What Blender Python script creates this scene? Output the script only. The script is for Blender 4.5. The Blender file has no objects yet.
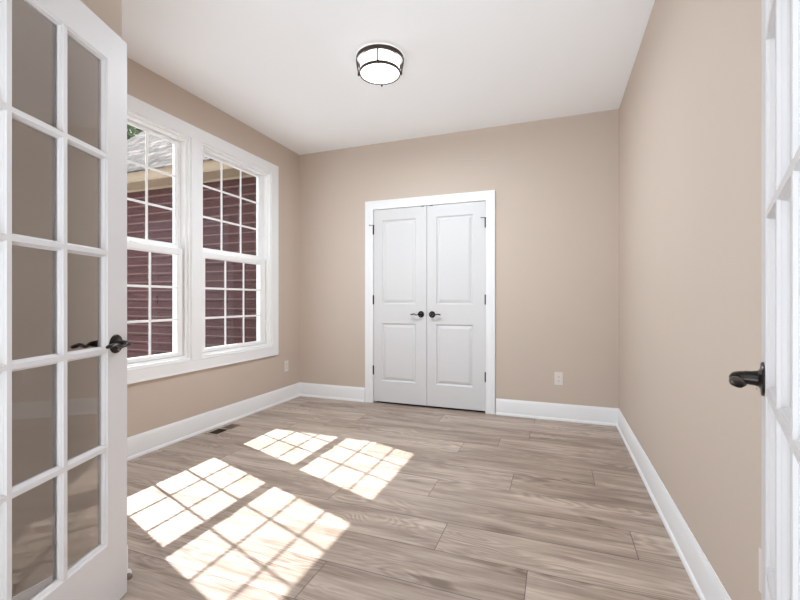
import bpy, bmesh, math, random
from mathutils import Vector, Matrix
random.seed(7)
C = bpy.context.scene.collection
PI = math.pi

# ------------------------------------------------------------------ camera, world, light, exposure
W, H = 3.248, 2.743
CAM = Vector((2.733, -4.0238, 1.0869))
cam_d = bpy.data.cameras.new('camera'); cam = bpy.data.objects.new('camera', cam_d); C.objects.link(cam)
cam.location = CAM
cam.rotation_euler = (PI/2, 0, math.radians(20.563))
cam_d.sensor_width = 36; cam_d.lens = 414.45/800*36; cam_d.shift_y = 0.18/800
cam_d.clip_start = 0.02; cam_d.clip_end = 300
bpy.context.scene.camera = cam

SUN_DIR = Vector((-1, .338, 1.205)).normalized()
sun_d = bpy.data.lights.new('sun', 'SUN'); sun = bpy.data.objects.new('sun', sun_d); C.objects.link(sun)
sun_d.energy = 15.5; sun_d.angle = math.radians(0.5); sun_d.color = (1, .99, .975)
sun.rotation_euler = SUN_DIR.to_track_quat('Z', 'Y').to_euler(); sun.location = (-8, 3, 10)

world = bpy.data.worlds.new('world'); bpy.context.scene.world = world; world.use_nodes = True
wn = world.node_tree; wn.nodes.clear()
wo = wn.nodes.new('ShaderNodeOutputWorld'); wb = wn.nodes.new('ShaderNodeBackground')
tc = wn.nodes.new('ShaderNodeTexCoord'); sp = wn.nodes.new('ShaderNodeSeparateXYZ'); cr = wn.nodes.new('ShaderNodeValToRGB')
wn.links.new(tc.outputs['Generated'], sp.inputs[0]); wn.links.new(sp.outputs['Z'], cr.inputs[0])
cr.color_ramp.elements[0].position = 0.0; cr.color_ramp.elements[0].color = (.90, .955, 1, 1)
cr.color_ramp.elements[1].position = 0.7; cr.color_ramp.elements[1].color = (.76, .87, 1, 1)
wn.links.new(cr.outputs[0], wb.inputs[0]); wb.inputs[1].default_value = 2.4
wn.links.new(wb.outputs[0], wo.inputs[0])

def area(name, loc, rot, sx, sy, power, col=(1, 1, 1)):
    d = bpy.data.lights.new(name, 'AREA'); d.shape = 'RECTANGLE'; d.size = sx; d.size_y = sy; d.energy = power; d.color = col
    o = bpy.data.objects.new(name, d); C.objects.link(o); o.location = loc; o.rotation_euler = rot
    return o
# added fill lamp behind the photographer, stands in for hall daylight
area('hall_fill', (2.2, -7.3, 1.45), (math.radians(94), 0, 0), 3.6, 2.4, 12, (.80, .915, 1))
# added up-facing fill lamp low in the hall, brightens the ceiling
area('hall_floor_fill', (2.2, -5.7, .02), (PI, 0, 0), 3.2, 2.2, 240, (.77, .90, 1))

vs = bpy.context.scene.view_settings
vs.view_transform = 'Standard'; vs.look = 'None'; vs.gamma = 1; vs.use_curve_mapping = False; vs.exposure = 0.1
bpy.context.scene.cycles.max_bounces = 14; bpy.context.scene.cycles.diffuse_bounces = 8
bpy.context.scene.cycles.transparent_max_bounces = 24
bpy.context.scene.cycles.sample_clamp_indirect = 6.0
bpy.context.scene.cycles.use_denoising = True

# ------------------------------------------------------------------ materials
def mat(name, col, rough=.5, metal=0, spec=.5, noise=0, nscale=40, bump=0, bscale=200):
    m = bpy.data.materials.new(name); m.use_nodes = True
    nt = m.node_tree; b = nt.nodes['Principled BSDF']
    b.inputs['Base Color'].default_value = (*col, 1); b.inputs['Roughness'].default_value = rough
    b.inputs['Metallic'].default_value = metal; b.inputs['Specular IOR Level'].default_value = spec
    t = nt.nodes.new('ShaderNodeTexCoord')
    if noise:
        n = nt.nodes.new('ShaderNodeTexNoise'); n.inputs['Scale'].default_value = nscale; n.inputs['Detail'].default_value = 4
        nt.links.new(t.outputs['Object'], n.inputs['Vector'])
        r = nt.nodes.new('ShaderNodeMapRange'); r.inputs[3].default_value = 1-noise; r.inputs[4].default_value = 1+noise
        nt.links.new(n.outputs[0], r.inputs[0])
        x = nt.nodes.new('ShaderNodeVectorMath'); x.operation = 'SCALE'; x.inputs[0].default_value = col
        nt.links.new(r.outputs[0], x.inputs['Scale']); nt.links.new(x.outputs[0], b.inputs['Base Color'])
    if bump:
        n = nt.nodes.new('ShaderNodeTexNoise'); n.inputs['Scale'].default_value = bscale; n.inputs['Detail'].default_value = 3
        nt.links.new(t.outputs['Object'], n.inputs['Vector'])
        k = nt.nodes.new('ShaderNodeBump'); k.inputs['Strength'].default_value = bump; k.inputs['Distance'].default_value = .002
        nt.links.new(n.outputs[0], k.inputs['Height']); nt.links.new(k.outputs[0], b.inputs['Normal'])
    return m

M = {}
M['wall'] = mat('taupe_wall_paint', (.588, .500, .430), .75, spec=.25, noise=.015, nscale=3, bump=.12, bscale=260)
M['ceiling'] = mat('ceiling_paint', (.92, .93, .945), .9, spec=.1, bump=.1, bscale=180)
M['trim'] = mat('white_trim_paint', (.85, .86, .875), .38, spec=.4, noise=.01, nscale=6)
M['door'] = mat('white_door_paint', (.675, .675, .68), .42, spec=.4, noise=.01, nscale=5)
M['french'] = mat('white_french_door_paint', (.66, .645, .655), .5, spec=.3, noise=.01, nscale=5)
M['vinyl'] = mat('white_window_vinyl', (.89, .895, .90), .3, spec=.5, noise=.006, nscale=8)
M['bronze'] = mat('oil_rubbed_bronze', (.022, .017, .015), .3, metal=.7, spec=.6, noise=.25, nscale=60)
M['bronze_warm'] = mat('bronze_fixture_metal', (.06, .042, .035), .4, metal=.6, noise=.2, nscale=60)
M['plate'] = mat('outlet_plastic', (.74, .70, .65), .35, noise=.01, nscale=20)
M['slot'] = mat('dark_slot', (.05, .045, .04), .6, noise=.1, nscale=40)
M['register'] = mat('brown_register_metal', (.40, .315, .255), .45, metal=.1, noise=.1, nscale=50)
M['black'] = mat('dark_register_louvre', (.035, .022, .015), .6, noise=.2, nscale=60)
M['closet'] = mat('closet_dark_paint', (.10, .09, .08), .9, noise=.02, nscale=6)
M['rubber'] = mat('brown_rubber_tip', (.20, .15, .12), .6, noise=.05, nscale=50)
M['nickel'] = mat('doorstop_metal', (.55, .50, .45), .4, metal=.4, noise=.1, nscale=60)
M['fascia'] = mat('tan_aluminium_fascia', (.315, .24, .165), .6, spec=.15, noise=.04, nscale=8)
M['soffit'] = mat('tan_vinyl_soffit', (.27, .20, .135), .7, spec=.15, noise=.04, nscale=8)
def siding_mat():
    m = mat('maroon_vinyl_siding', (.06, .02, .02), .6, spec=.15); nt = m.node_tree; b = nt.nodes['Principled BSDF']
    t = nt.nodes.new('ShaderNodeTexCoord'); sx = nt.nodes.new('ShaderNodeSeparateXYZ'); nt.links.new(t.outputs['Object'], sx.inputs[0])
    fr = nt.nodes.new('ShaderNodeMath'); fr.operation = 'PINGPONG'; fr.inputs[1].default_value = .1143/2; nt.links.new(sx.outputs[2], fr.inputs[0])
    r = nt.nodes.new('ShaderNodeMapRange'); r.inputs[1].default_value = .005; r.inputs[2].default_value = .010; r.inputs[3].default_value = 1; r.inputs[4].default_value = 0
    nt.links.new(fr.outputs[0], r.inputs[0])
    n = nt.nodes.new('ShaderNodeTexNoise'); n.inputs['Scale'].default_value = 6; mp = nt.nodes.new('ShaderNodeMapping'); mp.inputs['Scale'].default_value = (.5, 1, 6)
    nt.links.new(t.outputs['Object'], mp.inputs[0]); nt.links.new(mp.outputs[0], n.inputs['Vector'])
    c = nt.nodes.new('ShaderNodeValToRGB'); c.color_ramp.elements[0].position = .3; c.color_ramp.elements[0].color = (.038, .0085, .010, 1)
    c.color_ramp.elements[1].position = .7; c.color_ramp.elements[1].color = (.066, .018, .019, 1); nt.links.new(n.outputs[0], c.inputs[0])
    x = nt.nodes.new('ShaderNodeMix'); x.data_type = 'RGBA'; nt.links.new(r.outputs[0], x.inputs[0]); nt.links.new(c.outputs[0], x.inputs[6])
    x.inputs[7].default_value = (.155, .09, .085, 1)            # paler stripe: light caught by the lap edges, painted in
    nt.links.new(x.outputs[2], b.inputs['Base Color']); return m
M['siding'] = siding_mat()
M['pale_ground'] = mat('pale_bounce_ground', (.55, .555, .56), .9, spec=.2, noise=.06, nscale=3)  # unseen ground, kept pale so sunlight bounces through the windows onto the ceiling
M['leaf'] = mat('tree_leaf', (.09, .125, .035), .6, noise=.5, nscale=3)
M['bark'] = mat('tree_bark', (.16, .11, .08), .9, noise=.3, nscale=12)

def glass_mat(name, tint, refl):
    m = bpy.data.materials.new(name); m.use_nodes = True; nt = m.node_tree; nt.nodes.clear()
    o = nt.nodes.new('ShaderNodeOutputMaterial'); t = nt.nodes.new('ShaderNodeBsdfTransparent'); g = nt.nodes.new('ShaderNodeBsdfGlossy')
    f = nt.nodes.new('ShaderNodeLayerWeight'); x = nt.nodes.new('ShaderNodeMixShader'); q = nt.nodes.new('ShaderNodeMapRange')
    pw = nt.nodes.new('ShaderNodeMath'); pw.operation = 'POWER'; pw.inputs[1].default_value = 5.0; f.inputs[0].default_value = .5
    t.inputs[0].default_value = (*tint, 1); g.inputs['Roughness'].default_value = 0.0
    q.inputs[3].default_value = .042*refl; q.inputs[4].default_value = refl       # Schlick
    nt.links.new(f.outputs['Facing'], pw.inputs[0]); nt.links.new(pw.outputs[0], q.inputs[0]); nt.links.new(q.outputs[0], x.inputs[0])
    nt.links.new(t.outputs[0], x.inputs[1]); nt.links.new(g.outputs[0], x.inputs[2]); nt.links.new(x.outputs[0], o.inputs[0])
    return m
M['pane'] = glass_mat('window_glass', (.93, .94, .94), .9)
M['door_pane'] = glass_mat('french_door_glass', (.87, .87, .87), 1.6)

def emis(name, col, s):
    m = bpy.data.materials.new(name); m.use_nodes = True; b = m.node_tree.nodes['Principled BSDF']
    b.inputs['Base Color'].default_value = (.9, .9, .88, 1); b.inputs['Emission Color'].default_value = (*col, 1)
    b.inputs['Emission Strength'].default_value = s; return m
M['diffuser'] = emis('glowing_opal_glass', (1, .975, .95), 1.9)

def shingle_mat():
    m = bpy.data.materials.new('grey_roof_shingles'); m.use_nodes = True; nt = m.node_tree; b = nt.nodes['Principled BSDF']
    uv = nt.nodes.new('ShaderNodeUVMap'); uv.uv_map = 'UVMap'
    br = nt.nodes.new('ShaderNodeTexBrick'); br.offset = .5
    br.inputs['Scale'].default_value = 1; br.inputs['Brick Width'].default_value = .21; br.inputs['Row Height'].default_value = .135
    br.inputs['Mortar Size'].default_value = .010; br.inputs['Mortar Smooth'].default_value = .3; br.inputs['Bias'].default_value = 0
    br.inputs['Color1'].default_value = (.125, .104, .095, 1); br.inputs['Color2'].default_value = (.050, .041, .037, 1); br.inputs['Mortar'].default_value = (.014, .012, .012, 1)
    n = nt.nodes.new('ShaderNodeTexNoise'); n.inputs['Scale'].default_value = 5.5; n.inputs['Detail'].default_value = 5
    mp = nt.nodes.new('ShaderNodeMapping'); mp.inputs['Scale'].default_value = (1, 1, 1)
    nt.links.new(uv.outputs[0], br.inputs['Vector']); nt.links.new(uv.outputs[0], mp.inputs[0]); nt.links.new(mp.outputs[0], n.inputs['Vector'])
    r = nt.nodes.new('ShaderNodeMapRange'); r.inputs[1].default_value = .35; r.inputs[2].default_value = .65; r.inputs[3].default_value = .35; r.inputs[4].default_value = 1.9
    nt.links.new(n.outputs[0], r.inputs[0])
    x = nt.nodes.new('ShaderNodeVectorMath'); x.operation = 'SCALE'
    nt.links.new(br.outputs['Color'], x.inputs[0]); nt.links.new(r.outputs[0], x.inputs['Scale']); nt.links.new(x.outputs[0], b.inputs['Base Color'])
    b.inputs['Roughness'].default_value = .9; b.inputs['Specular IOR Level'].default_value = .08
    return m
M['shingle'] = shingle_mat()

PLW, PLL = .2325, 1.49
def floor_mat():
    m = bpy.data.materials.new('greige_oak_plank'); m.use_nodes = True; nt = m.node_tree; N = nt.nodes; L = nt.links; b = N['Principled BSDF']
    uv = N.new('ShaderNodeUVMap'); uv.uv_map = 'UVMap'
    at = N.new('ShaderNodeAttribute'); at.attribute_name = 'plank'; at.attribute_type = 'GEOMETRY'
    sx = N.new('ShaderNodeSeparateXYZ'); L.new(uv.outputs[0], sx.inputs[0])
    sa = N.new('ShaderNodeSeparateColor'); L.new(at.outputs['Color'], sa.inputs[0])
    def math_(op, a, b_=None, clamp=False):
        n = N.new('ShaderNodeMath'); n.operation = op; n.use_clamp = clamp
        for i, v in enumerate((a, b_)):
            if v is None: continue
            if isinstance(v, (int, float)): n.inputs[i].default_value = v
            else: L.new(v, n.inputs[i])
        return n.outputs[0]
    def rng(v, a, b_, c, d):
        n = N.new('ShaderNodeMapRange'); L.new(v, n.inputs[0])
        for i, q in enumerate((a, b_, c, d)): n.inputs[i+1].default_value = q
        return n.outputs[0]
    offx = math_('MULTIPLY', sa.outputs[0], 37.0); offy = math_('MULTIPLY', sa.outputs[1], 23.0)
    def vec(kx, ky, z=0):
        c = N.new('ShaderNodeCombineXYZ')
        L.new(math_('ADD', math_('MULTIPLY', sx.outputs[0], kx), offx), c.inputs[0])
        L.new(math_('ADD', math_('MULTIPLY', sx.outputs[1], ky), offy), c.inputs[1])
        c.inputs[2].default_value = z
        return c.outputs[0]
    def noise(v, scale, detail, dist=0, rough=.5):
        n = N.new('ShaderNodeTexNoise'); L.new(v, n.inputs['Vector']); n.inputs['Scale'].default_value = scale
        n.inputs['Detail'].default_value = detail; n.inputs['Distortion'].default_value = dist; n.inputs['Roughness'].default_value = rough
        return n.outputs[0]
    broad = noise(vec(1.6, 13), 1.0, 3, .6)           # long soft dark and light streaks
    streak = noise(vec(2.2, 60), 1.0, 4, .3, .6)      # fine grain
    fine = noise(vec(9, 320), 1.0, 3, 0, .6)          # pores
    # cathedral figure: rings of a stretched, low frequency field
    field = noise(vec(1.1, 5.5, 3.1), 1.0, 2, .4)
    ring = math_('SINE', math_('MULTIPLY', field, 150.0))
    rmask = noise(vec(1.3, 6.0, 9.0), 1.0, 1)
    ring = math_('MULTIPLY', ring, rng(rmask, .44, .62, 0, 1))
    knot = noise(vec(2.3, 9.0, 5.0), 1.0, 1, .5)
    knotm = rng(knot, .66, .80, 0, 1)
    val = rng(broad, .30, .70, -.5, .5)
    val = math_('MULTIPLY', val, .50)
    val = math_('ADD', val, math_('MULTIPLY', rng(streak, .3, .7, -.5, .5), .34))
    val = math_('ADD', val, math_('MULTIPLY', rng(fine, .3, .7, -.5, .5), .34))
    val = math_('ADD', val, math_('MULTIPLY', ring, .17))
    val = math_('ADD', val, math_('MULTIPLY', math_('SUBTRACT', sa.outputs[2], .5), .30))
    val = math_('SUBTRACT', val, math_('MULTIPLY', knotm, .5))
    val = math_('ADD', val, .5, True)
    cr = N.new('ShaderNodeValToRGB'); L.new(val, cr.inputs[0]); e = cr.color_ramp.elements
    e[0].position = 0; e[0].color = (.185, .132, .102, 1)
    e[1].position = 1; e[1].color = (.60, .50, .425, 1)
    q = e.new(.5); q.color = (.385, .303, .248, 1)
    # seams between planks
    ly = math_('MINIMUM', sx.outputs[1], math_('SUBTRACT', PLW, sx.outputs[1]))
    lx = math_('MINIMUM', sx.outputs[0], math_('SUBTRACT', PLL, sx.outputs[0]))
    seam = rng(math_('MINIMUM', ly, lx), .0004, .0022, 0, 1)
    mx = N.new('ShaderNodeMix'); mx.data_type = 'RGBA'; L.new(seam, mx.inputs[0])
    mx.inputs[6].default_value = (.06, .045, .038, 1); L.new(cr.outputs[0], mx.inputs[7])
    L.new(mx.outputs[2], b.inputs['Base Color'])
    L.new(rng(streak, .3, .7, .34, .46), b.inputs['Roughness'])
    b.inputs['Specular IOR Level'].default_value = .45
    bp = N.new('ShaderNodeBump'); bp.inputs['Strength'].default_value = .25; bp.inputs['Distance'].default_value = .002
    hgt = math_('ADD', math_('MULTIPLY', seam, 1.0), math_('MULTIPLY', fine, .25))
    L.new(hgt, bp.inputs['Height']); L.new(bp.outputs[0], b.inputs['Normal'])
    return m
M['floor'] = floor_mat()

# ------------------------------------------------------------------ mesh helpers
class MB:
    def __init__(s): s.v = []; s.f = []
    def box(s, x0, x1, y0, y1, z0, z1):
        n = len(s.v)
        for z in (z0, z1):
            for x, y in ((x0, y0), (x1, y0), (x1, y1), (x0, y1)): s.v.append((x, y, z))
        for f in ((0, 3, 2, 1), (4, 5, 6, 7), (0, 1, 5, 4), (1, 2, 6, 5), (2, 3, 7, 6), (3, 0, 4, 7)): s.f.append([n+i for i in f])
        return s
    def rings(s, rings, closed=True, cap0=True, cap1=True):
        """loft a list of equal-length vertex rings"""
        n = len(s.v); k = len(rings[0])
        for r in rings: s.v.extend([tuple(p) for p in r])
        for i in range(len(rings)-1):
            for j in range(k if closed else k-1):
                a = n+i*k+j; b = n+i*k+(j+1) % k
                s.f.append([a, b, b+k, a+k])
        if cap0: s.f.append([n+j for j in range(k)][::-1])
        if cap1: s.f.append([n+(len(rings)-1)*k+j for j in range(k)])
        return s
    def cyl(s, p0, p1, r0, r1=None, n=24, cap=True):
        p0 = Vector(p0); p1 = Vector(p1); d = (p1-p0).normalized(); r1 = r0 if r1 is None else r1
        a = d.orthogonal().normalized(); b = d.cross(a)
        R = [[p+a*(r*math.cos(2*PI*i/n))+b*(r*math.sin(2*PI*i/n)) for i in range(n)] for p, r in ((p0, r0), (p1, r1))]
        return s.rings(R, cap0=cap, cap1=cap)
    def lathe(s, o, axis, prof, n=32):
        """prof: (radius, distance along the axis)"""
        o = Vector(o); d = Vector(axis).normalized(); a = d.orthogonal().normalized(); b = d.cross(a)
        R = [[o+d*h+a*(r*math.cos(2*PI*i/n))+b*(r*math.sin(2*PI*i/n)) for i in range(n)] for r, h in prof]
        return s.rings(R)
    def tube(s, pts, radii, n=12, up=(0, 0, 1)):
        """elliptical sweep; radii = (across, up) per point"""
        pts = [Vector(p) for p in pts]; up = Vector(up); R = []
        for i, p in enumerate(pts):
            t = (pts[min(i+1, len(pts)-1)]-pts[max(i-1, 0)]).normalized()
            a = t.cross(up)
            if a.length < 1e-3: a = t.orthogonal()
            a.normalize(); b = a.cross(t).normalized(); ra, rb = radii[i]
            R.append([p+a*(ra*math.cos(2*PI*j/n))+b*(rb*math.sin(2*PI*j/n)) for j in range(n)])
        return s.rings(R)
    def build(s, name, m, parent=None, smooth=False, bevel=0, segs=2, matrix=None):
        me = bpy.data.meshes.new(name); me.from_pydata([tuple(v) for v in s.v], [], s.f); me.update()
        bm = bmesh.new(); bm.from_mesh(me); bmesh.ops.recalc_face_normals(bm, faces=bm.faces[:]); bm.to_mesh(me); bm.free()
        o = bpy.data.objects.new(name, me); C.objects.link(o); me.materials.append(m)
        if parent: o.parent = parent
        if smooth:
            for p in me.polygons: p.use_smooth = True
            try: me.set_sharp_from_angle(angle=math.radians(38))
            except Exception: pass
        if bevel:
            md = o.modifiers.new('bevel', 'BEVEL'); md.width = bevel; md.segments = segs; md.limit_method = 'ANGLE'; md.angle_limit = math.radians(50)
        return o

def empty(name, loc=(0, 0, 0), rz=0):
    o = bpy.data.objects.new(name, None); C.objects.link(o); o.location = loc; o.rotation_euler = (0, 0, rz); o.empty_display_size = .1
    return o
def tag(o, label, cat, group=None, kind=None):
    o['label'] = label; o['category'] = cat
    if group: o['group'] = group
    if kind: o['kind'] = kind
    return o
def struct(o, label=None):
    o['kind'] = 'structure'
    if label: o['label'] = label
    return o

def frame_loop(mb, x0, x1, z0, z1, prof, plane, closed=True):
    """picture-frame moulding. prof: list of (outward offset from the opening, height off the wall).
    plane(x, z, h) -> world. closed=False leaves the bottom open (door casing, legs run down to z0)"""
    def ring(u, w, sx, sz): return [plane(u+sx*a, w+sz*a, h) for a, h in prof]
    if closed:
        R = [ring(x0, z0, -1, -1), ring(x1, z0, 1, -1), ring(x1, z1, 1, 1), ring(x0, z1, -1, 1)]
        R.append(R[0]); mb.rings(R, cap0=False, cap1=False)
    else:
        R = [ring(x0, z0, -1, 0), ring(x0, z1, -1, 1), ring(x1, z1, 1, 1), ring(x1, z0, 1, 0)]
        mb.rings(R)
    return mb

# ------------------------------------------------------------------ the setting: walls, floor, ceiling
YF = -3.675                                  # room face of the wall with the double doors
CX0, CX1, CZ1 = .905, 2.122, 2.062           # closet opening
WZ0, WZ1 = .615, 2.385                       # window openings
WY = [(-2.402, -1.511), (-1.401, -.510)]
WCY = [-1.940, -.966]                        # sash centres
HX0, HX1, HY = -1.2, 4.6, -7.4               # hall

me = bpy.data.meshes.new('floor'); vs_, fs_, uvs, cols = [], [], [], []
offs = {-3: 1.843, -2: 2.627, -1: 2.24, 0: 3.06, 1: 2.07, 2: 2.488, 3: 1.46, 4: 2.08, 5: 2.33, 6: 1.05, 7: 1.75, 8: 1.07}
def planks(xa, xb, ya, yb):
    for k in range(-26, 12):
        yy0 = -2.05+PLW*k; yy1 = yy0+PLW
        a, b_ = max(yy0, ya), min(yy1, yb)
        if b_-a < 1e-4: continue
        rr = random.Random(k*17+3); off = offs.get(k, rr.uniform(0, PLL))
        for j in range(-6, 6):
            xx0 = off+PLL*j; xx1 = xx0+PLL
            c, d = max(xx0, xa), min(xx1, xb)
            if d-c < 1e-4: continue
            n = len(vs_); vs_.extend([(c, a, 0), (d, a, 0), (d, b_, 0), (c, b_, 0)]); fs_.append((n, n+1, n+2, n+3))
            uvs.extend([(c-xx0, a-yy0), (d-xx0, a-yy0), (d-xx0, b_-yy0), (c-xx0, b_-yy0)])
            r2 = random.Random(k*101+j*7+11); cc = (r2.random(), r2.random(), r2.random(), 1); cols.extend([cc]*4)
planks(-.02, W+.02, -3.82, .02); planks(HX0, HX1, HY, -3.82)
me.from_pydata(vs_, [], fs_); me.uv_layers.new(name='UVMap'); me.color_attributes.new('plank', 'FLOAT_COLOR', 'CORNER')
uvl = me.uv_layers['UVMap']; ca = me.color_attributes['plank']
for i in range(len(uvs)): uvl.data[i].uv = uvs[i]; ca.data[i].color = cols[i]
floor = bpy.data.objects.new('floor', me); C.objects.link(floor); me.materials.append(M['floor']); struct(floor, 'greige oak plank floor')
struct(MB().box(HX0, HX1, HY, .75, -.12, -.004).build('floor_slab', M['closet']))
struct(MB().box(-.16, W+.12, YF-.12, .12, H, H+.15).build('ceiling', M['ceiling']), 'flat white ceiling')
struct(MB().box(HX0, HX1, HY, YF-.12, H, H+.15).build('ceiling_hall', M['ceiling']))

XO = -.16
wl = MB()
wl.box(XO, 0, YF-.12, WY[0][0], -.12, H); wl.box(XO, 0, WY[0][0], WY[1][1], -.12, WZ0); wl.box(XO, 0, WY[0][0], WY[1][1], WZ1, H)
wl.box(XO, 0, WY[0][1], WY[1][0], WZ0, WZ1); wl.box(XO, 0, WY[1][1], 0, -.12, H)
struct(wl.build('wall_left', M['wall']), 'taupe wall with the two tall windows')
wb_ = MB().box(XO, CX0, 0, .12, -.12, H).box(CX1, W+.12, 0, .12, -.12, H).box(CX0, CX1, 0, .12, CZ1, H)
struct(wb_.build('wall_back', M['wall']), 'taupe wall with the white double closet doors')
struct(MB().box(W, W+.12, YF-.12, 0, -.12, H).build('wall_right', M['wall']), 'plain taupe wall on the right')
OX0, OX1, OZ = 1.465, 2.975, 2.055
struct(MB().box(1.13, OX0, YF-.12, YF, 0, H).box(OX1, W, YF-.12, YF, 0, H).box(OX0, OX1, YF-.12, YF, OZ, H).build('wall_front', M['wall']))
struct(MB().box(0, 1.13, YF-.12, -2.878, 0, H).build('wall_alcove', M['wall']), 'short taupe wall behind the left glazed door')
struct(MB().box(CX0-.1, CX1+.1, .66, .70, 0, 2.4).box(CX0-.14, CX0-.1, .12, .70, 0, 2.4).box(CX1+.1, CX1+.14, .12, .70, 0, 2.4).box(CX0-.14, CX1+.14, .12, .70, 2.4, 2.44).build('wall_closet', M['closet']))
struct(MB().box(HX0-.12, HX0, HY, YF-.12, 0, H).box(HX1, HX1+.12, HY, YF-.12, 0, H)
       .box(HX0, .35, HY-.12, HY, 0, H).box(4.05, HX1, HY-.12, HY, 0, H).box(.35, 4.05, HY-.12, HY, 2.62, H)
       .box(HX0, XO, YF-.12, YF-.02, 0, H).box(W+.12, HX1, YF-.12, YF-.02, 0, H).build('wall_hall', M['wall']))

# baseboards: profile (distance off the wall, height)
BB = [(0, 0), (.024, 0), (.024, .010), (.021, .018), (.015, .022), (.015, .112), (.012, .122), (.012, .134), (.007, .142), (.005, .150), (0, .150)]
def base(name, pts, label=None):
    """pts: 2D path with the room on its left; mitred corners"""
    mb = MB(); R = []
    n = len(pts)
    for i, p in enumerate(pts):
        p = Vector((p[0], p[1]))
        ns = []
        if i > 0: d = (p-Vector(pts[i-1])).normalized(); ns.append(Vector((-d.y, d.x)))
        if i < n-1: d = (Vector(pts[i+1])-p).normalized(); ns.append(Vector((-d.y, d.x)))
        m = sum(ns, Vector((0, 0)))
        m = m/m.length; m = m/m.dot(ns[0])
        R.append([(p.x+m.x*a, p.y+m.y*a, b) for a, b in BB])
    mb.rings(R)
    return struct(mb.build(name, M['trim'], smooth=True), label)
cw = .090
base('baseboard_left', [(0, -.0), (0, -2.878)][::1], 'white baseboard under the windows')
base('baseboard_back_left', [(CX0-.0-.002+.018-cw-.005, 0), (0, 0)], 'short white baseboard left of the closet')
base('baseboard_back_right', [(W, 0), (CX1-.016+cw+.007, 0)], 'white baseboard right of the closet')
base('baseboard_right', [(W, YF), (W, 0)], 'long white baseboard on the right wall')
base('baseboard_alcove', [(0, -2.878), (1.13, -2.878), (1.13, YF)], 'white baseboard behind the left glazed door')

# ------------------------------------------------------------------ closet: casing, two leaves
CAS = [(0, 0), (0, .011), (.006, .0135), (.012, .0115), (.016, .0115), (.058, .0145), (.066, .018), (.072, .0155), (.078, .0195), (.090, .0195), (.090, 0)]
mb = frame_loop(MB(), CX0+.018, CX1-.018, 0, CZ1-.016, CAS, lambda x, z, h: (x, -h, z), closed=False)
struct(mb.build('trim_1', M['trim'], smooth=True), 'white casing around the closet doors')
mb = MB().box(CX0, CX0+.016, 0, .12, 0, CZ1).box(CX1-.016, CX1, 0, .12, 0, CZ1).box(CX0, CX1, 0, .12, CZ1-.014, CZ1)
mb.box(CX0+.016, CX0+.028, .038, .07, 0, CZ1).box(CX1-.028, CX1-.016, .038, .07, 0, CZ1).box(CX0, CX1, .038, .07, CZ1-.026, CZ1)
struct(mb.build('trim_2', M['trim']), 'white closet door jamb')

def lever_parts(parent, o, side, n, zc, L=.098, facing=None, scale=1.0, flip=1):
    """o: point on the door face (local), side: unit vector along the door from rosette to lever tip, n: outward normal"""
    o = Vector(o); s = Vector(side); n = Vector(n); up = Vector((0, 0, 1)); o = Vector((o.x, o.y, zc))
    r = MB().lathe(o, n, [(.0335, 0), (.0335, .0022), (.0315, .0045), (.020, .0055), (.0155, .009), (.0140, .016), (.0130, .030)], 32).build('rosette', M['bronze'], parent, smooth=True)
    pts = [o+n*.026, o+n*.036, o+n*.044+s*.004, o+n*.047+s*.014]
    rad = [(.0125, .0125), (.0120, .0120), (.0105, .0105), (.0075, .0080)]
    K = 12
    for i in range(1, K+1):
        t = i/K
        ks = [(0, 0), (.25, -.0065), (.62, .0045), (.85, .001), (1, -.003)]
        for (ta, za), (tb, zb) in zip(ks, ks[1:]):
            if ta <= t <= tb: q = (t-ta)/(tb-ta); z = za+(zb-za)*(.5-.5*math.cos(PI*q)); break
        pts.append(o+n*(.047-.007*t*t)+s*(.014+(L-.014)*t)+up*z)
        rad.append((.0065+.0060*t, .0048+.0012*t))
    rad[-1] = (.006, .0035)
    MB().tube(pts, rad, 14).build('lever', M['bronze'], parent, smooth=True)
    MB().cyl(o+n*.012-up*.021, o+n*.0105-up*.021, .0025, n=10).build('screw', M['nickel'], r)

def hinge(parent, x, y, zc, h=.09, flag=0):
    mb = MB().cyl((x, y, zc-h/2), (x, y, zc+h/2), .0075, n=14)
    mb.lathe((x, y, zc+h/2), (0, 0, 1), [(.0055, 0), (.006, .003), (.002, .006)], 12).lathe((x, y, zc-h/2), (0, 0, -1), [(.0055, 0), (.006, .003), (.002, .006)], 12)
    hg = mb.build('hinge', M['bronze'], parent, smooth=True)
    if flag:
        z = zc+h/2+.004
        p = MB().box(x-.011, x+.011, y-.008, y+.006, z-.002, z+.0025).tube([(x, y, z), (x+flag*.020, y-.010, z), (x+flag*.036, y-.016, z)], [(.0028, .0028)]*3, 8)
        p.lathe((x+flag*.036, y-.016, z), (flag, 0, 0), [(.0055, 0), (.0055, .005)], 10)
        p.build('hinge_stop', M['bronze'], hg, smooth=True)

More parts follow.
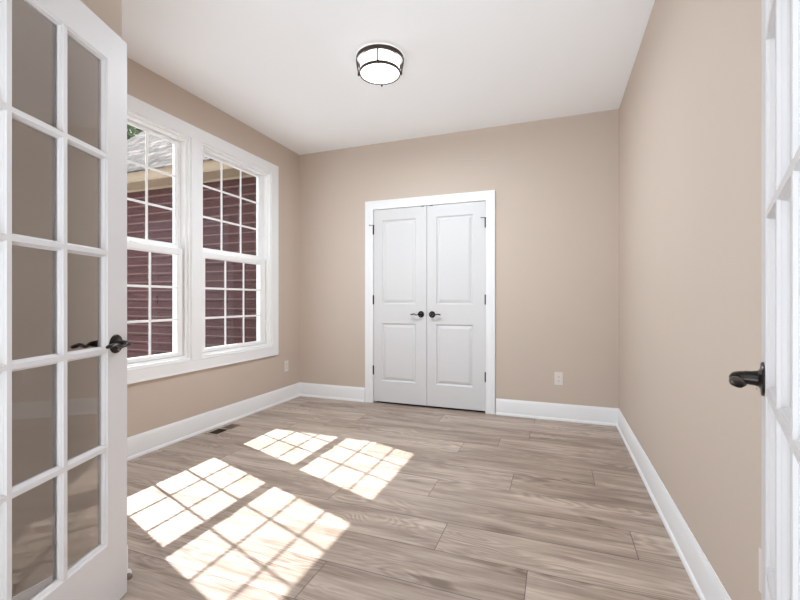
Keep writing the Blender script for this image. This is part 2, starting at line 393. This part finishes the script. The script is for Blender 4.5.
def closet_leaf(name, x0, x1, hx, lx, ls, label):
    e = struct(empty(name, (x0, 0, 0)), label); w = x1-x0
    z0, z1 = .020, 2.041; st = .108
    mb = MB()
    # back and edges
    yf, yb = -.002, .033
    xs = [0, .092, w-.114, w] if ls < 0 else [0, .096, w-.118, w]; zs = [z0, .238, .846, 1.045, 1.925, z1]
    def V(x, z, y): mb.v.append((x, y, z)); return len(mb.v)-1
    for i in range(3):
        for j in range(5):
            if i == 1 and j in (1, 3):
                a0, a1, b0, b1 = xs[1], xs[2], zs[j], zs[j+1]
                prev = None
                for d, h in ((0, 0), (.005, .007), (.012, .0125), (.018, .0125), (.026, .008), (.044, .0018), (.052, .0018)):
                    r = [V(a0+d, b0+d, yf+h), V(a1-d, b0+d, yf+h), V(a1-d, b1-d, yf+h), V(a0+d, b1-d, yf+h)]
                    if prev:
                        for q in range(4): mb.f.append([prev[q], prev[(q+1) % 4], r[(q+1) % 4], r[q]])
                    prev = r
                mb.f.append(prev)
            else:
                mb.f.append([V(xs[i], zs[j], yf), V(xs[i+1], zs[j], yf), V(xs[i+1], zs[j+1], yf), V(xs[i], zs[j+1], yf)])
    a = [V(0, z0, yf), V(w, z0, yf), V(w, z1, yf), V(0, z1, yf)]; b = [V(0, z0, yb), V(w, z0, yb), V(w, z1, yb), V(0, z1, yb)]
    for q in range(4): mb.f.append([a[q], a[(q+1) % 4], b[(q+1) % 4], b[q]])
    mb.f.append(b)
    me = bpy.data.meshes.new('leaf'); me.from_pydata(mb.v, [], mb.f)
    bm = bmesh.new(); bm.from_mesh(me); bmesh.ops.remove_doubles(bm, verts=bm.verts[:], dist=1e-5); bmesh.ops.recalc_face_normals(bm, faces=bm.faces[:]); bm.to_mesh(me); bm.free()
    o = bpy.data.objects.new('door_panel', me); C.objects.link(o); me.materials.append(M['door']); o.parent = e
    lever_parts(e, (lx-x0, yf, 0), (ls, 0, 0), (0, -1, 0), .943)
    for k, z in enumerate((.348, 1.092, 1.832)): hinge(e, hx-x0, -.008, z, flag=-1 if k == 2 else 0)
    cx = (1.513-x0)+(-.055 if ls < 0 else .035)
    MB().box(cx-.0, cx+.028, yf-.001, .02, z1-.004, z1+.003).build('ball_catch', M['bronze'], e)
    return e
closet_leaf('door_1', .9265, 1.5115, .9245, 1.453, -1, 'left leaf of the white two-panel closet doors')
closet_leaf('door_2', 1.5155, 2.1005, 2.1025, 1.570, 1, 'right leaf of the white two-panel closet doors')

# ------------------------------------------------------------------ windows in the left wall
def lplane(y, z, h): return (h, y, z)
y0, y1 = WY[0][0], WY[1][1]
WC = [(0, 0), (0, .012), (.008, .016), (.016, .0125), (.022, .0125), (.078, .0165), (.084, .0165), (.092, .0215), (.098, .0215), (.098, 0)]
mb = frame_loop(MB(), y0, y1, WZ0, WZ1, WC, lplane)
mb.rings([[(h, y, z) for y, h in ((WY[0][1]-.0, 0), (WY[0][1], .012), (WY[0][1]+.008, .016), (WY[0][1]+.014, .0145), (WY[1][0]-.014, .0145), (WY[1][0]-.008, .016), (WY[1][0], .012), (WY[1][0], 0))] for z in (WZ0-.01, WZ1+.01)])
struct(mb.build('trim_3', M['trim'], smooth=True), 'wide white casing around both windows')

def window(name, ya, yb, label):
    e = struct(empty(name, (0, (ya+yb)/2, WZ0)), label); cy = (ya+yb)/2; hw = (yb-ya)/2; hz = WZ1-WZ0; sh = (.0165 if ya < -2 else -.0105)
    def loop(nm, half, z0, z1, prof, m, par, sm=False):
        b = frame_loop(MB(), -half, half, z0, z1, prof, lambda y, z, h: (h, y, z))
        return b.build(nm, m, par, smooth=sm)
    # jamb liner and stepped vinyl frame (opening towards the room)
    d = .0005
    fr = MB()
    frame_loop(fr, -hw+.014, hw-.014, .014, hz-.014, [(.0135, .002), (0, .002), (0, -.022), (.0135, -.022)], lplane)
    frame_loop(fr, -hw+.028, hw-.028, .028, hz-.028, [(.0275, -.021), (.006, -.021), (.002, -.024), (0, -.027), (0, -.158), (.0275, -.158)], lplane)
    frame_loop(fr, -hw+.040, hw-.040, .038, hz-.034, [(.0125, -.073), (0, -.073), (0, -.079), (.0125, -.079)], lplane)   # parting stop
    fr.box(-.150, -.022, -hw+.014, hw-.014, .012, .030)
    f = fr.build('window_frame', M['vinyl'], e)
    zm = 1.488-WZ0
    def sash(nm, xin, xout, half, z0, z1, ga, gb, gh, ghc=0):
        # outer z0..z1, glass half gh, ga..gb
        s = MB(); ow = half
        pr = lambda d_: None
        th = xin-xout
        # stiles and rails as a rectangular loop with unequal widths
        def R(yy, za, zb, x):
            c = sh if yy < gh+.02 else 0
            return [(x, -yy+c, za), (x, yy+c, za), (x, yy+c, zb), (x, -yy+c, zb)]
        bev = .008
        rr = [R(ow, z0, z1, xout), R(ow, z0, z1, xin-.003), R(ow-.003, z0+.003, z1-.003, xin), R(gh+bev, ga-bev, gb+bev, xin), R(gh, ga, gb, xin-.007), R(gh, ga, gb, xout+.004), R(gh+bev, ga-bev, gb+bev, xout)]
        n = len(s.v)
        rr.append(rr[0]); s.rings(rr, cap0=False, cap1=False)
        o = s.build(nm, M['vinyl'], e)
        xm = (xin+xout)/2
        MB().box(xm-.003, xm+.003, -gh-.004+sh, gh+.004+sh, ga-.004, gb+.004).build('glass_pane', M['pane'], o)
        g = MB(); mw = .0085
        for k in (1, 2):
            yy = -gh+2*gh*k/3+sh; g.box(xm+.0035, xm+.0095, yy-mw, yy+mw, ga, gb)
            zz = ga+(gb-ga)*k/3; g.box(xm+.0032, xm+.0092, -gh+sh, gh+sh, zz-mw, zz+mw)
        g.build('muntin_grid', M['vinyl'], o, bevel=.002)
        return o
    sash('upper_sash', -.080, -.110, hw-.034, zm-.012, hz-.032, 1.535-WZ0, 2.333-WZ0, .363)
    lo = sash('lower_sash', -.040, -.072, hw-.036, .032, zm+.006, .680-WZ0, 1.442-WZ0, .348)
    # sash lock and lift rail
    MB().box(-.062, -.044, -.030, .030, zm+.006, zm+.012).cyl((-.054, 0, zm+.010), (-.054, 0, zm+.020), .010).tube([(-.054, 0, zm+.018), (-.050, .012, zm+.018), (-.046, .030, zm+.017)], [(.004, .004)]*3, 8).build('sash_lock', M['vinyl'], lo, smooth=True)
    return e
window('window_1', *WY[0], 'left tall double-hung window with white grids')
window('window_2', *WY[1], 'right tall double-hung window with white grids')

# ------------------------------------------------------------------ the two glazed double doors
def french_leaf(name, hx, hy, d, nsign, label, lever_len=.098):
    """hinge end of the visible face, direction to the free edge; nsign: side of the visible face"""
    e = struct(empty(name, (hx, hy, 0), math.atan2(d[1], d[0])), label)
    # local: x along the leaf, visible face at y=0, body towards y=-nsign*t
    w, t = .732, .035; z0, z1 = .010, 2.034; st = .099; ga, gb = .240, 1.921
    s = nsign
    def R(xa, xb, za, zb, y): return [(xa, y, za), (xb, y, za), (xb, y, zb), (xa, y, zb)]
    f = MB()
    def prof(yface, yg):       # from the face in to the glass, cove and bead
        k = (yg-yface)
        return [(0, yface), (.001, yface+k*.12), (.005, yface+k*.34), (.0065, yface+k*.36), (.009, yface+k*.85), (.0125, yface+k)]
    yb = -s*t; ymid = -s*t/2
    g1, g2 = ymid+s*.003, ymid-s*.003
    rr = [R(st+o, w-st-o, ga+o, gb-o, y) for o, y in prof(0, g1)]+[R(st+o, w-st-o, ga+o, gb-o, y) for o, y in prof(yb, g2)][::-1]
    rr = [R(0, w, z0, z1, 0)]+rr+[R(0, w, z0, z1, yb)]; rr.append(rr[0])
    f.rings(rr, cap0=False, cap1=False)
    f.build('door_frame', M['french'], e)
    m = MB()
    def bar(p0, p1, ax):
        # ovolo-shaped bar on both sides of the glass
        for sg, yf_, yg in ((1, -s*.0005, g1), (-1, yb+s*.0005, g2)):
            k = yg-yf_
            pr = [(-.0150, yg), (-.0120, yf_+k*.82), (-.0100, yf_+k*.40), (-.0086, yf_+k*.34), (-.0070, yf_), (.0070, yf_), (.0086, yf_+k*.34), (.0100, yf_+k*.40), (.0120, yf_+k*.82), (.0150, yg)]
            if ax == 'z': m.rings([[(p0[0]+o, y, zz) for o, y in pr] for zz in (p0[1], p1[1])])
            else: m.rings([[(xx, y*.999+0, p0[1]+o) for o, y in pr] for xx in (p0[0], p1[0])])
    for k in (1, 2):
        x = st+(w-2*st)*k/3; bar((x, ga+.002), (x, gb-.002), 'z')
    for k in (1, 2, 3, 4):
        z = ga+(gb-ga)*k/5; bar((st+.002, z), (w-st-.002, z), 'x')
    m.build('muntin_grid', M['french'], e)
    MB().box(st-.004, w-st+.004, min(g1, g2), max(g1, g2), ga-.004, gb+.004).build('glass_panes', M['door_pane'], e)
    zc = .932; lx = w-.060
    lever_parts(e, (lx, 0, 0), (-1, 0, 0), (0, s, 0), zc, lever_len)
    lever_parts(e, (lx, yb, 0), (-1, 0, 0), (0, -s, 0), zc, lever_len)
    for z in (.25, 1.02, 1.80): hinge(e, -.006, yb+(-s)*.006*0, z)
    return e
a1 = math.radians(19.9)
LD = Vector((-math.sin(a1), math.cos(a1))); LE = Vector((1.252, -2.945)); LH = LE-LD*.732
french_leaf('door_3', LH.x, LH.y, LD, -1, 'open fifteen-pane glazed white door on the left')
a2 = math.radians(17.1)
RD = Vector((math.sin(a2), math.cos(a2))); RE = Vector((3.134, -2.953)); RH = RE-RD*.732
french_leaf('door_4', RH.x, RH.y, RD, 1, 'open glazed white door seen edge-on at the right')

# door opening jambs and casing of the hall doorway
mb = MB().box(OX0, OX0+.018, YF-.12, YF, 0, OZ).box(OX1-.018, OX1, YF-.12, YF, 0, OZ).box(OX0, OX1, YF-.12, YF, OZ-.018, OZ)
struct(mb.build('trim_4', M['trim']), 'white jamb of the double glazed doors')

# ------------------------------------------------------------------ ceiling light
def lamp_fixture(cx, cy):
    e = empty('ceiling_light', (cx, cy, H))
    # base pan on the ceiling
    MB().lathe((0, 0, 0), (0, 0, -1), [(.120, 0), (.120, .014), (.05, .018)], 48).build('canopy', M['bronze_warm'], e, smooth=True)
    def band(r, z0, z1, th=.004):
        n = 64; mb = MB()
        R = [[(rr*math.cos(2*PI*i/n), rr*math.sin(2*PI*i/n), z) for i in range(n)] for rr, z in ((r, z0), (r, z1), (r-th, z1), (r-th, z0), (r, z0))]
        return mb.rings(R, cap0=False, cap1=False)
    band(.162, -.034, -.009).build('upper_ring', M['bronze_warm'], e, smooth=True)
    band(.140, -.116, -.099, .006).build('lower_ring', M['bronze_warm'], e, smooth=True)
    for k in range(4):
        a = math.radians(-72+90*k)
        c, s_ = math.cos(a), math.sin(a)
        mb = MB().tube([(.1605*c, .1605*s_, -.010), (.154*c, .154*s_, -.060), (.144*c, .144*s_, -.116)], [(.0048, .0048)]*3, 10)
        mb.lathe((.145*c, .145*s_, -.098), (0, 0, -1), [(.006, 0), (.0075, .006), (.0075, .020), (.004, .026)], 14)
        mb.build('strut', M['bronze_warm'], e, smooth=True)
    MB().lathe((0, 0, 0), (0, 0, -1), [(.10, .017), (.128, .018), (.134, .024), (.134, .104), (.130, .113), (.110, .119), (.05, .122), (.004, .123)], 64).build('glass_shade', M['diffuser'], e, smooth=True)
    return e
e = lamp_fixture(1.612, -1.425)
tag(e, 'round bronze flush-mount light with glowing white shade on the ceiling', 'ceiling light')
pd = bpy.data.lights.new('ceiling_light_lamp', 'AREA'); pd.shape = 'DISK'; pd.size = .26; pd.energy = 31; pd.color = (.85, .935, 1)
po = bpy.data.objects.new('ceiling_light_lamp', pd); C.objects.link(po); po.parent = e; po.location = (0, 0, -.129)

# ------------------------------------------------------------------ outlets, register, door stop
def outlet(loc, rz, label):
    """local: plate in the xz plane, face towards -y"""
    e = tag(empty('wall_outlet', loc, rz), label, 'outlet', 'white duplex outlets low on the walls')
    MB().box(-.036, .036, -.006, -.0002, -.0585, .0585).build('cover_plate', M['plate'], e, bevel=.003, segs=3)
    for s_ in (-1, 1):
        zc = s_*.0195
        ring = [(.0165*math.cos(2*PI*i/24), max(-.0135, min(.0135, .0175*math.sin(2*PI*i/24)))+zc) for i in range(24)]
        r = MB().rings([[(x, y, z) for x, z in ring] for y in (-.0055, -.0085)]).build('socket', M['plate'], e)
        g = MB().box(-.0075, -.0055, -.0092, -.008, zc-.003, zc+.0055).box(.0055, .0075, -.0092, -.008, zc-.003, zc+.0055).cyl((0, -.0092, zc-.0085), (0, -.008, zc-.0085), .0024, n=10)
        g.build('slot', M['slot'], r)
    MB().cyl((0, -.0075, 0), (0, -.005, 0), .003, n=12).build('screw', M['plate'], e, smooth=True)
    return e
outlet((2.760, 0, .376), 0, 'white wall outlet on the back wall, right of the closet doors')
outlet((0, -.252, .374), PI/2, 'white wall outlet on the window wall, beside the far corner')
outlet((W, -2.682, .368), -PI/2, 'white wall outlet on the right wall, half hidden by the glazed door')

e = tag(empty('floor_register', (.122, -1.275, 0)), 'brown metal heating register in the floor below the windows', 'floor vent')
fr = MB(); rx, ry = .066, .150
frame = [(-rx, -ry), (rx, -ry), (rx, ry), (-rx, ry)]
def rect(a, b, z): return [(-a, -b, z), (a, -b, z), (a, b, z), (-a, b, z)]
fr.rings([rect(rx, ry, .0002), rect(rx-.002, ry-.002, .004), rect(rx-.016, ry-.016, .004), rect(rx-.018, ry-.018, .0010), rect(rx, ry, .0002)], cap0=False, cap1=False)
fr.box(-rx+.016, rx-.016, -.007, .007, .0006, .004)
fr.build('register_frame', M['register'], e)
MB().box(-rx+.017, rx-.017, -ry+.017, ry-.017, .0003, .0009).build('grille_backing', M['black'], e)
for half in (-1, 1):
    lv = MB()
    for k in range(7):
        x = -rx+.022+k*.0148
        y_a, y_b = (.010, ry-.020) if half > 0 else (-ry+.020, -.010)
        wd = .0085 if half > 0 else .0035
        lv.rings([[(x-.003, y, .0010), (x+wd-.001, y, .0034), (x+wd, y, .0034), (x-.002, y, .0010)] for y in (y_a, y_b)])
    lv.build('louvre_bank', M['register'] if half > 0 else M['black'], e)

e = tag(empty('door_stop', (1.154, -2.925, .050)), 'small brown-tipped door stop on the baseboard behind the left glazed door', 'door stop')
MB().lathe((0, 0, 0), (1, 0, 0), [(.013, -.009), (.013, -.004), (.006, 0), (.005, .070), (.0065, .072)], 20).build('rod', M['nickel'], e, smooth=True)
MB().lathe((.070, 0, 0), (1, 0, 0), [(.0085, 0), (.0105, .004), (.0105, .016), (.008, .020)], 20).build('rubber_tip', M['rubber'], e, smooth=True)

# ------------------------------------------------------------------ outside: siding wing with eave and roof, tree, unseen bounce ground
wing = tag(empty('house_wing', (-2, 0, -.5)), 'maroon-sided house wing with tan eave and grey shingle roof outside the windows', 'building')
wing_o = Vector((-2, 0, -.5))
XR = -3.78; XL = -.165
mb = MB(); prof = []
z = -.5; P = .1143
while z < 2.56:
    prof += [(-.014, z), (-.016, z+.003), (-.015, z+.078), (-.004, z+.084), (-.003, z+P-.001)]
    z += P
prof = [(y, min(zz, 2.575)) for y, zz in prof]
prof = [(.0, -.5)]+prof+[(.0, 2.575)]
mb.rings([[(x+2, y, zz+.5) for y, zz in prof] for x in (XR+.25, XL)])
mb.box(XR+.25+2, XL+2, .001, .12, 0, 3.1)
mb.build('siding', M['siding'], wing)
EY, EZ0, EZ1 = -.33, 2.565, 2.705
MB().box(XR+2, XL+2, EY+.02, .0, EZ0+.015+.5, EZ0+.028+.5).build('soffit', M['soffit'], wing)
# soffit groove battens and fascia with drip ledge
MB().rings([[(x+2, y, zz+.5) for y, zz in ((EY+.02, EZ0+.006), (EY+.004, EZ0+.006), (EY+.004, EZ0+.018), (EY-.004, EZ0+.022), (EY-.004, EZ1-.03), (EY-.014, EZ1-.02), (EY-.014, EZ1), (EY+.02, EZ1))] for x in (XR, XL)]).build('fascia', M['fascia'], wing)
MB().rings([[(x+2, y, zz+.5) for y, zz in ((-.016, EZ0-.008), (-.030, EZ0-.004), (-.030, EZ0+.016), (-.016, EZ0+.016))] for x in (XR+.25, XL)]).build('frieze_trim', M['fascia'], wing)
PIT = .90; RY = 2.6
me = bpy.data.meshes.new('roof')
def rp(x, y, up=0): return (x+2, y, EZ1+PIT*(y-EY)+.5+up)
v = [rp(XR-.05, EY-.03), rp(XL, EY-.03), rp(XL, RY), rp(XR-.05, RY)]
v += [(a, b, c+.02) for a, b, c in v]
v += [(XL+2, 2*RY-EY, EZ1+.5), (XR-.05+2, 2*RY-EY, EZ1+.5)]
fcs = [(4, 5, 6, 7), (0, 3, 2, 1), (0, 1, 5, 4), (0, 4, 7, 3), (1, 2, 6, 5), (7, 6, 8, 9)]
me.from_pydata(v, [], fcs); u = me.uv_layers.new(name='UVMap')
sl = math.sqrt(1+PIT*PIT)
for p in me.polygons:
    for li in p.loop_indices:
        c = me.vertices[me.loops[li].vertex_index].co; u.data[li].uv = (c.x, c.y*sl)
ro = bpy.data.objects.new('roof', me); C.objects.link(ro); ro.parent = wing; me.materials.append(M['shingle'])
# rake board closing the gable
MB().rings([[(XR-.03+2+dx, y, zz+.5) for y, zz in ((EY, EZ1-.14), (RY, EZ1-.14+PIT*(RY-EY)), (RY, EZ1-.002+PIT*(RY-EY)), (EY, EZ1-.002))] for dx in (0, .03)]).build('rake_board', M['fascia'], wing)

ev = tag(empty('roof_eave', (-.228, -2, 2.60)), 'tan boxed eave running above the two windows outside', 'eave')
MB().box(-.122, .066, -2.4, 1.66, 0, .02).build('soffit', M['soffit'], ev)
MB().box(-.134, -.117, -2.4, 1.65, 0, .160).build('fascia', M['fascia'], ev)
MB().box(-.117, .066, -2.4, 1.65, .12, .140).build('roof_deck', M['shingle'], ev)

def tree(x, y, h, r, label):
    e = tag(empty('leafy_tree', (x, y, -.5)), label, 'tree')
    tr = MB().tube([(0, 0, 0), (.05, 0, h*.3), (-.03, .05, h*.55), (.02, 0, h*.85)], [(.16, .16), (.12, .12), (.09, .09), (.03, .03)], 10)
    rn = random.Random(5)
    for k in range(9):
        a = k*2.4; z = h*(.4+.05*k)
        tr.tube([(0, 0, z), (.5*r*math.cos(a), .5*r*math.sin(a), z+.35), (.85*r*math.cos(a), .85*r*math.sin(a), z+.7)], [(.05, .05), (.03, .03), (.01, .01)], 6)
    tr.build('trunk', M['bark'], e, smooth=True)
    lf = MB()
    for k in range(9000):
        d = Vector((rn.gauss(0, 1), rn.gauss(0, 1), rn.gauss(0, 1))).normalized()
        q = Vector((d.x*r, d.y*r, d.z*h*.33))*(rn.uniform(.35, 1)*(1+.18*math.sin(5*d.x+3*d.z)*math.cos(4*d.y)))+Vector((0, 0, h*.70))
        s = rn.uniform(.08, .15); A = Vector((rn.gauss(0, 1), rn.gauss(0, 1), rn.gauss(0, .6))).normalized(); B = A.orthogonal().normalized()*.45
        n = len(lf.v); lf.v += [q-A*s, q-B*s, q+A*s, q+B*s]; lf.f.append([n, n+1, n+2, n+3])
    lf.build('foliage', M['leaf'], e)
tree(-9.6, 5.6, 9.4, 2.9, 'green leafy tree rising behind the shingle roof, outside the left window')
struct(MB().box(-30, XO-.0, -25, 25, -.62, -.5).build('ground', M['pale_ground']), 'unseen ground outside the windows, made pale to bounce light')
